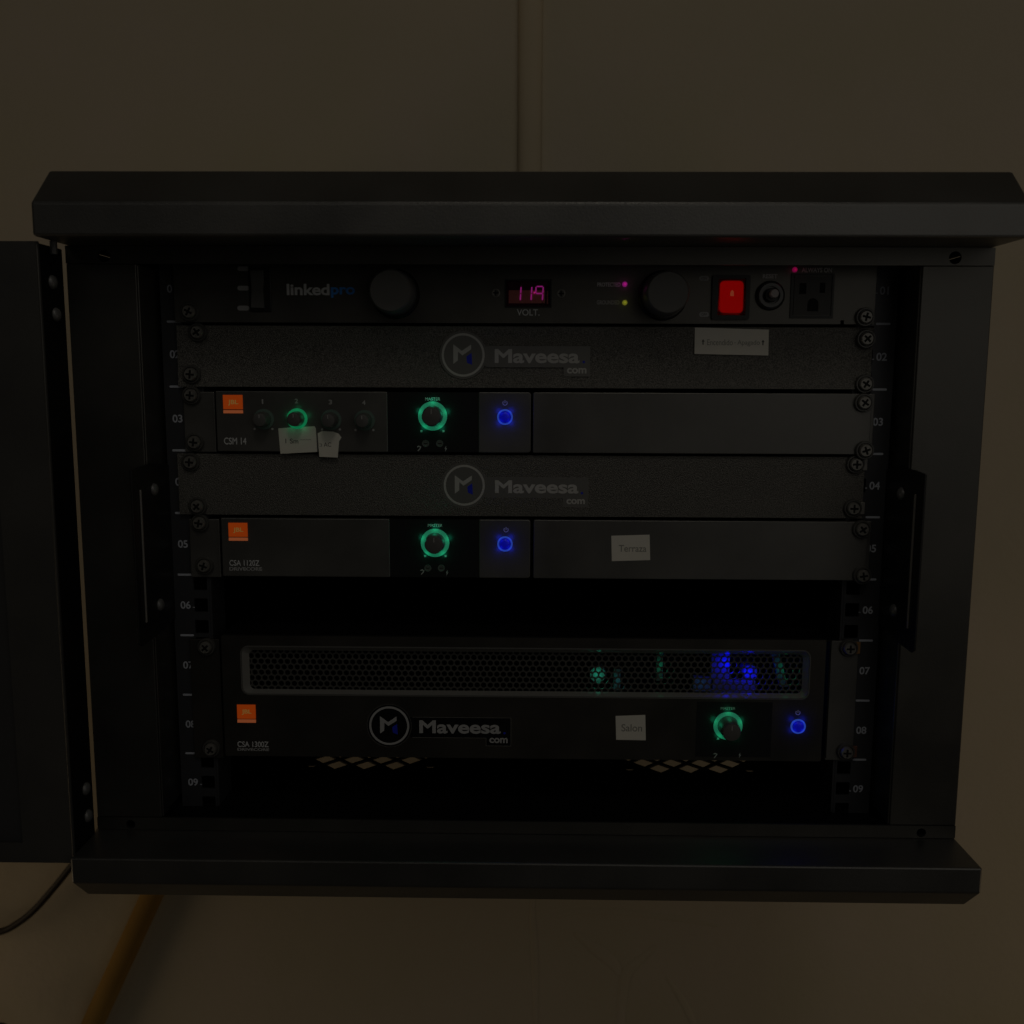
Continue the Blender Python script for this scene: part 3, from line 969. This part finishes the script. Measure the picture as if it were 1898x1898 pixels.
b1 = blank("grainy black blank panel with a beige paper label at its upper right", 328, 605, 1617, 719,
           [(354, 610), (351, 694), (1599, 624), (1599, 710)],
           (858.5, 658, 39.5, (917, 1074), (647, 673.5), (1051, 682, 1087, 692.5), (1082, 671)), 1.2)
paper(b1, [(1288, 607), (1425, 611), (1424, 659), (1287, 656)], -4.05,
      [("Encendido", (1311, 629, 1358, 640), "faint_print"), ("-", (1361, 635, 1364, 636), "faint_print"), ("Apagado", (1367, 630, 1408, 642), "faint_print")],
      "beige paper label with faint writing and two arrows")
for px, py in ((1303, 634), (1414, 635)):
    X, Z = at(px, py, -4.05)
    o = MB().slab([(X, Z + 1.9), (X + 1.0, Z + 0.3), (X + 0.35, Z + 0.3), (X + 0.35, Z - 1.7), (X - 0.35, Z - 1.7), (X - 0.35, Z + 0.3), (X - 1.0, Z + 0.3)], -4.3, -4.24)
    o.build("printed_arrow", "dark_print", b1)
b2 = blank("grainy black blank panel without a paper label, between the knob mixer and slim amplifier", 331, 844, 1601, 957,
           [(350, 857), (356, 936), (1588, 861, (6.8, "zinc")), (1583, 943, (6.8, "zinc"))],
           (860.5, 899.5, 38.5, (917.5, 1072), (890, 915), (1050, 925, 1084, 934.5), (1078.6, 914)), 0.0)

# ------------------------------------------------------------------ unit 3: mixer, unit 5: slim amplifier
YE, YP = -3.0, -8.0


def slim_unit(name, label, cat, top, bot, xl, xr, cuts, screws):
    """ears, left face, glossy control window, power face, long right face; cuts = pixel columns"""
    u = unit_thing(name, label, cat, (xl, top, xr, bot), None, YE)
    e0, l0, l1, g1, p1, r0, e1 = cuts
    a = rect_px(xl, top, e0 - 1, bot, YE)
    MB().box(a[0], a[1], YE, YE + 2.8, a[2], a[3]).build("rack_ear", "face_paint", u, bevel=0.55)
    a = rect_px(r0 + 500, top, xr, bot, YE)
    z0, z1 = rect_px(l0, top, r0, bot, YP)[2:]
    m_ = at(e1, top, YP)[0]
    MB().box(m_ + 0.1, a[1], YP + 4.2, YP + 7, z0 + 0.1, z1 - 0.1).build("rack_ear", "face_paint", u, bevel=0.55)
    X = [at(c, (top + bot) / 2, YP)[0] for c in (l0, l1, g1, p1, r0, e1)]
    MB().box(X[0], X[1] - 0.25, YP, YP + 5, z0, z1).build("left_face", "face_paint", u, bevel=0.55)
    MB().box(X[1] - 0.2, X[2] - 0.05, YP + 0.6, YP + 5, z0 + 0.2, z1 - 0.2).build("control_window", "gloss_black", u)
    MB().slab([(X[2], z0), (X[3] - 1.6, z0), (X[3] - 0.4, z0 + 1.2), (X[3] - 0.4, z1 - 1.2), (X[3] - 1.6, z1), (X[2], z1)], YP, YP + 5).build("power_face", "face_paint", u, bevel=0.55)
    MB().slab([(X[4] + 0.3, z0 + 0.6), (X[4] + 0.9, z0), (at(xr - 2, top, YP)[0], z0), (at(xr - 2, top, YP)[0], z1), (X[4] + 0.9, z1), (X[4] + 0.3, z1 - 0.6)], YP, YP + 4.1).build("right_face", "face_paint", u, bevel=0.55)
    MB().box(-216, 216, YP + 7.5, 240, z0 + 0.6, z1 - 0.6).build("chassis", "inside_paint", u)
    for s in screws:
        screw(s[0], s[1], u, YE if s[0] < 900 else YP, s[2] if len(s) > 2 else None)
    return u


mx = slim_unit("rack_mixer", "slim black mixer with four small knobs, two torn paper labels and lit master ring", "mixer", 726, 838, 341, 1619,
               (400, 401, 719, 887, 985, 987, 1560), [(351, 733), (357, 820), (1596, 744), (1594, 827)])
badge(mx, 414, 732, 450, 766, YP)
text("CSM 14", (415, 811, 457, 824), YP, "white_print", mx, bold=0.012)
for k, (cx, cy) in enumerate(((489, 777), (551, 776), (614, 778), (676, 779))):
    ringm = "ring_bright" if k == 1 else "ring_off"
    rounded_knob(mx, cx, cy, YP, 5.0, 12.0, 5.2, 7.1, ringm, (2.4e-4, (0.02, 1.0, 0.38)) if k == 1 else None, "channel_knob")
    text(str(k + 1), (cx - 5 if k else cx - 4, cy - 37, cx + 1.5 if k else cx - 1, cy - 28.5), YP, "dim_print", mx, bold=0.02)
    for d in (-16.5, 16.5):
        X, Z = at(cx + d - 0.5, cy + 18, YP)
        MB().slab(circle(X, Z, 0.8, 12), YP - 0.07, YP - 0.01).build("range_dot", "dim_print", mx)
YW = YP + 0.6
rounded_knob(mx, 802, 771, YW, 7.0, 11.0, 7.2, 10.0, "ring_green", (1.2e-3, (0.02, 1.0, 0.5)), "master_knob")
text("MASTER", (788, 736.5, 816, 742.5), YW, "white_print", mx, bold=0.01)
for px in (781, 822):
    X, Z = at(px, 799, YW)
    MB().box(X - 0.7, X + 0.7, YW - 0.07, YW - 0.01, Z - 0.7, Z + 0.7).build("range_dot", "dim_print", mx)
trimmer(mx, 789, 822, YW)
trimmer(mx, 815, 822, YW)
small_marks(mx, (777, 831), (826, 832), YW)
power_button(mx, 936, 773, YP, 936, 747)
l1_ = paper(mx, [(516, 794), (543, 792), (583, 790), (585.5, 794), (588, 837.5), (520, 841)], YP, [("1 Sm", (529, 813, 553, 822), "dark_print")], "white paper label under the green knob", 0.25)
X, Z = at(556, 816, YP)
X2, _ = at(577, 815, YP)
MB().ribbon([(X + (X2 - X) * i / 8, Z + (0.5 if i % 2 else 0.1) + i * 0.03) for i in range(9)], 0.35, YP - 0.48, YP - 0.44).build("faded_writing", "faint_print", l1_)
paper(mx, [(589, 803), (597, 799), (618, 800), (628, 804), (633, 811), (628.5, 818), (626, 848), (592, 846.5)], YP, [("3", (592, 822, 597, 828), "faint_print"), ("AC", (600, 820, 614, 828), "dark_print")],
      "small torn paper label under the third knob", 0.2)

am = slim_unit("slim_amplifier", "slim black amplifier with lit master ring and a white Terraza label, above the empty slot", "amplifier", 962, 1070, 352, 1612,
               (409, 411, 723, 888, 984, 988, 1550), [(366, 970), (373, 1049), (1590, 977), (1589, 1058)])
badge(am, 424, 969, 459, 1002, YP)
text("CSA 1120Z", (425, 1038, 481, 1049), YP, "white_print", am, bold=0.014)
text("DRIVECORE", (425, 1051, 486, 1058), YP, "dim_print", am, bold=0.03)
rounded_knob(am, 806.5, 1006, YW, 7.0, 9.0, 7.2, 10.0, "ring_green", (1.2e-3, (0.02, 1.0, 0.5)), "master_knob")
text("MASTER", (793, 971, 820, 976.5), YW, "white_print", am, bold=0.01)
for px in (788, 826):
    X, Z = at(px, 1030.5, YW)
    MB().box(X - 0.7, X + 0.7, YW - 0.07, YW - 0.01, Z - 0.7, Z + 0.7).build("range_dot", "dim_print", am)
trimmer(am, 793, 1053, YW)
trimmer(am, 818, 1053, YW)
small_marks(am, (783, 1060), (828.5, 1062), YW)
power_button(am, 936, 1008, YP, 938, 982)
paper(am, [(1133, 993), (1204, 991), (1205, 1038), (1134, 1040)], YP, [("Terraza", (1147, 1010, 1198, 1023), "faint_print", 0.01)], "white paper label reading Terraza")

# ------------------------------------------------------------------ units 7 and 8: amplifier with a honeycomb grille
big = unit_thing("grille_amplifier", "tall black amplifier with honeycomb grille and Salon label at the rack bottom", "amplifier", (356, 1185, 1586, 1407), None, YE)
a = rect_px(356, 1185, 410, 1405, YE)
MB().box(a[0], a[1], YE, YE + 2.8, a[2], a[3]).build("rack_ear", "amp_paint", big, bevel=0.3)
a = rect_px(1534, 1188, 1586, 1409, YE)
MB().box(a[0], a[1], YE, YE + 2.8, a[2], a[3]).build("rack_ear", "face_paint", big, bevel=0.3)
fx = rect_px(414, 1182, 1527, 1406, YP)
ho = rect_px(449, 1203, 1499, 1290, YP)
hi = rect_px(463, 1209, 1487, 1281, YP + 6)
front = plate(rrect(*fx, 1.2, 3), [rrect(*ho, 5.0, 8)], YP, YP + 4).build("front_face", "amp_paint", big, smooth=30)
MB().box(-218, 218, YP + 40, 300, fx[2] + 1, fx[3] - 1).build("chassis", "inside_paint", big)
cs = MB()
cs.box(-218, 218, YP + 4.1, YP + 39.9, fx[3] - 2.2, fx[3] - 1)
cs.box(-218, 218, YP + 4.1, YP + 39.9, fx[2] + 1, fx[2] + 2.2)
cs.box(-218, -216.8, YP + 4.1, YP + 39.9, fx[2] + 2.3, fx[3] - 2.3)
cs.box(216.8, 218, YP + 4.1, YP + 39.9, fx[2] + 2.3, fx[3] - 2.3)
cs.build("case_shell", "inside_paint", big)
# sloping frame of the opening, with a fine raised lip
loop0, loop1 = rrect(*ho, 5.0, 8), rrect(*hi, 3.6, 8)
n = len(loop0)
bz = MB().add([(x, YP + 0.05, z) for x, z in loop0] + [(x, YP + 6, z) for x, z in loop1], [(i, (i + 1) % n, n + (i + 1) % n, n + i) for i in range(n)])
bz = bz.build("grille_bezel", "bezel_gloss", big, smooth=40)
g1_ = rrect(ho[0] - 0.9, ho[1] + 0.9, ho[2] - 0.9, ho[3] + 0.9, 5.9, 8)
plate(g1_, [rrect(ho[0] - 0.15, ho[1] + 0.15, ho[2] - 0.15, ho[3] + 0.15, 5.1, 8)], YP - 0.7, YP + 0.2).build("bezel_lip", "grainy_lip", bz, bevel=0.25)
# honeycomb: hexagonal cells each with a round opening, real thickness
pitch = 4.72
row = pitch * math.sqrt(3) / 2
gm = MB()
YG0, YG1 = YP + 6.0, YP + 7.0
nr = int((hi[3] - hi[2]) / row) + 3
zc0 = (hi[2] + hi[3]) / 2 - row * (nr - 1) / 2
nc = int((hi[1] - hi[0]) / pitch) + 2
for j in range(nr):
    z = zc0 + j * row
    for i in range(nc):
        x = hi[0] - 1.0 + i * pitch + (pitch / 2 if j % 2 else 0)
        if x > hi[1] + 2 or z < hi[2] - 2.6 or z > hi[3] + 2.6:
            continue
        hexo = [(x + pitch / math.sqrt(3) * math.cos(math.radians(30 + 60 * k)), z + pitch / math.sqrt(3) * math.sin(math.radians(30 + 60 * k))) for k in range(6)]
        outer = []
        for k in range(6):
            p, q = hexo[k], hexo[(k + 1) % 6]
            outer += [p, ((p[0] + q[0]) / 2, (p[1] + q[1]) / 2)]
        inner = [(x + 1.95 * math.cos(math.radians(30 + 30 * k)), z + 1.95 * math.sin(math.radians(30 + 30 * k))) for k in range(12)]
        vs = [(p[0], YG0, p[1]) for p in outer] + [(p[0], YG0, p[1]) for p in inner] + [(p[0], YG1, p[1]) for p in inner]
        fs = []
        for k in range(12):
            k2 = (k + 1) % 12
            fs.append((k, k2, 12 + k2, 12 + k))
            fs.append((12 + k, 12 + k2, 24 + k2, 24 + k))
        gm.add(vs, fs)
gm.build("honeycomb_grille", "grille_steel", big)
# what glows behind the grille
YI = YP + 22
ib = MB().box(-214, 214, YP + 36, YP + 38, fx[2] + 3, fx[3] - 3).build("circuit_board", "inside_paint", big)


def inner_box(x0, y0, x1, y1, m, name, y=YI, d=6):
    a = rect_px(x0, y0, x1, y1, y)
    return MB().box(a[0], a[1], y, y + d, a[2], a[3]).build(name, m, ib, bevel=0.4)


inner_box(1318, 1206, 1352, 1284, "pale_part", "heat_sink_plate")
inner_box(1340, 1262, 1400, 1286, "pale_part", "heat_sink_foot", YI - 1)
X, Z = at(1390, 1245, YI)
MB().lathe(X, Z, [(5.6, YI + 10), (5.6, YI), (5.0, YI - 0.5), (0.02, YI - 0.5)], 24).build("capacitor", "pale_part", ib, smooth=40)
X2, Z2 = at(1362, 1240, YI)
lamp("blue_indicator", X2 - 6, YP + 17, Z2 + 4, 0.0042, (0.0, 0.002, 1.0), ib, 2)
lamp("blue_indicator", X2 + 10, YP + 17, Z2 - 3, 0.0034, (0.0, 0.002, 1.0), ib, 2)
c_ = MB()
X, Z = at(1442, 1236, YI)
c_.slab([(X - 5, Z + 11), (X + 0.5, Z + 11), (X + 8, Z - 15), (X + 2, Z - 15)], YI, YI + 4)
c_.build("ribbon_cable", "pale_part", ib)
lamp("green_indicator", X + 6, YP + 17, Z - 1, 0.0003, (0.01, 1.0, 0.35), ib, 2)
inner_box(1217, 1206, 1229, 1262, "pale_part", "copper_bar")
X, Z = at(1223, 1235, YI)
lamp("green_indicator", X, YP + 17, Z, 0.0002, (0.01, 1.0, 0.45), ib, 2)
X, Z = at(1108, 1250, YI)
MB().lathe(X, Z, [(6.3, YI + 10), (6.3, YI), (5.8, YI - 0.5), (0.02, YI - 0.5)], 24).build("capacitor", "pale_part", ib, smooth=40)
lamp("green_indicator", X, YP + 17, Z, 0.0005, (0.04, 1.0, 0.6), ib, 2)
inner_box(1138, 1240, 1150, 1280, "pale_part", "terminal_block")
X, Z = at(1144, 1262, YI)
lamp("cyan_indicator", X, YP + 17, Z, 0.00012, (0.03, 0.7, 0.8), ib, 2)
inner_box(1285, 1255, 1322, 1282, "pale_part", "relay")
X, Z = at(1300, 1268, YI)
lamp("cyan_indicator", X, YP + 17, Z, 0.0001, (0.0, 0.35, 0.8), ib, 2)

badge(big, 440, 1306, 474, 1339, YP)
text("CSA 1300Z", (440, 1374, 498, 1385), YP, "white_print", big, bold=0.014)
text("DRIVECORE", (440, 1386.5, 499, 1392), YP, "dim_print", big, bold=0.03)
logo(big, 721.5, 1345, 37.5, (777, 928), (1335, 1360.5), (907, 1367.5, 941, 1377.5), (935, 1359), YP, "black_film", "logo_white", 0.385)
paper(big, [(1141, 1327), (1196, 1325), (1197, 1372), (1142, 1371)], YP, [("Salon", (1152, 1342, 1190, 1356), "faint_print", 0.01)], "white paper label reading Salon")
wn = rect_px(1290, 1301, 1430, 1403, YP)
MB().box(wn[0], wn[1], YP - 0.12, YP - 0.02, wn[2], wn[3]).build("control_window", "gloss_black", big)
YB = YP - 0.12
rounded_knob(big, 1349, 1345, YB, 7.0, 14.5, 7.4, 10.3, "ring_green", (1.0e-3, (0.02, 1.0, 0.45)), "master_knob")
text("MASTER", (1336, 1310.5, 1363, 1315.5), YB, "dim_print", big, bold=0.01)
X, Z = at(1331, 1369, YB)
MB().box(X - 0.8, X + 0.8, YB - 0.07, YB - 0.01, Z - 0.8, Z + 0.8).build("range_dot", "dim_print", big)
small_marks(big, (1326, 1400), (1371, 1400), YB)
power_button(big, 1479, 1346, YP, 1479, 1321)
for s in ((371, 1197), (383, 1388), (1576, 1203, (6.6, "brass_nut")), (1570, 1396, (6.6, "copper_nut"))):
    screw(s[0], s[1], big, YE, s[2] if len(s) > 2 else None)

# ------------------------------------------------------------------ things by the wall
def path(pts, n=6):
    P = [Vector(p) for p in pts]
    Q = []
    for i in range(len(P) - 1):
        p0, p1, p2, p3 = P[max(i - 1, 0)], P[i], P[i + 1], P[min(i + 2, len(P) - 1)]
        for k in range(n):
            s = k / n
            Q.append(0.5 * ((2 * p1) + (p2 - p0) * s + (2 * p0 - 5 * p1 + 4 * p2 - p3) * s * s + (3 * p1 - p0 - 3 * p2 + p3) * s ** 3))
    Q.append(P[-1])
    return Q


cpts = [wall_pt(px, py, 24) for px, py in ((230, 1480), (170, 1560), (132, 1606), (98, 1648), (62, 1688), (30, 1713), (0, 1727), (-60, 1738), (-140, 1720))]
cb = MB().tube(path(cpts), 4.0, 12).build("loose_cable", "cable_black", None, smooth=60)
cb["label"] = "thin dark cable curving down from behind the open cabinet door"
cb["category"] = "cable"
p0 = Vector(wall_pt(318, 1580, 18)); p1 = Vector(wall_pt(172, 1898, 18))
p2 = p1 + (p1 - p0) * 2.2
pole = MB().tube([p0, p0.lerp(p1, 0.5), p1, p1.lerp(p2, 0.5), p2], [13.2, 13.0, 13.2, 13.4, 13.4], 20).build("wooden_pole", "wood", None, smooth=60)
pole["label"] = "slanting orange brown wooden pole below the cabinet's lower left corner"
pole["category"] = "pole"
pk = [wall_pt(px, py, 60) for px, py in ((-70, 1950), (-34, 1920), (-4, 1909), (14, 1922), (26, 1970))]
dk = MB().tube(path(pk), 8, 14).build("dark_hose", "cable_black", None, smooth=60)
dk["label"] = "dark rounded hose just showing at the bottom left corner"
dk["category"] = "hose"
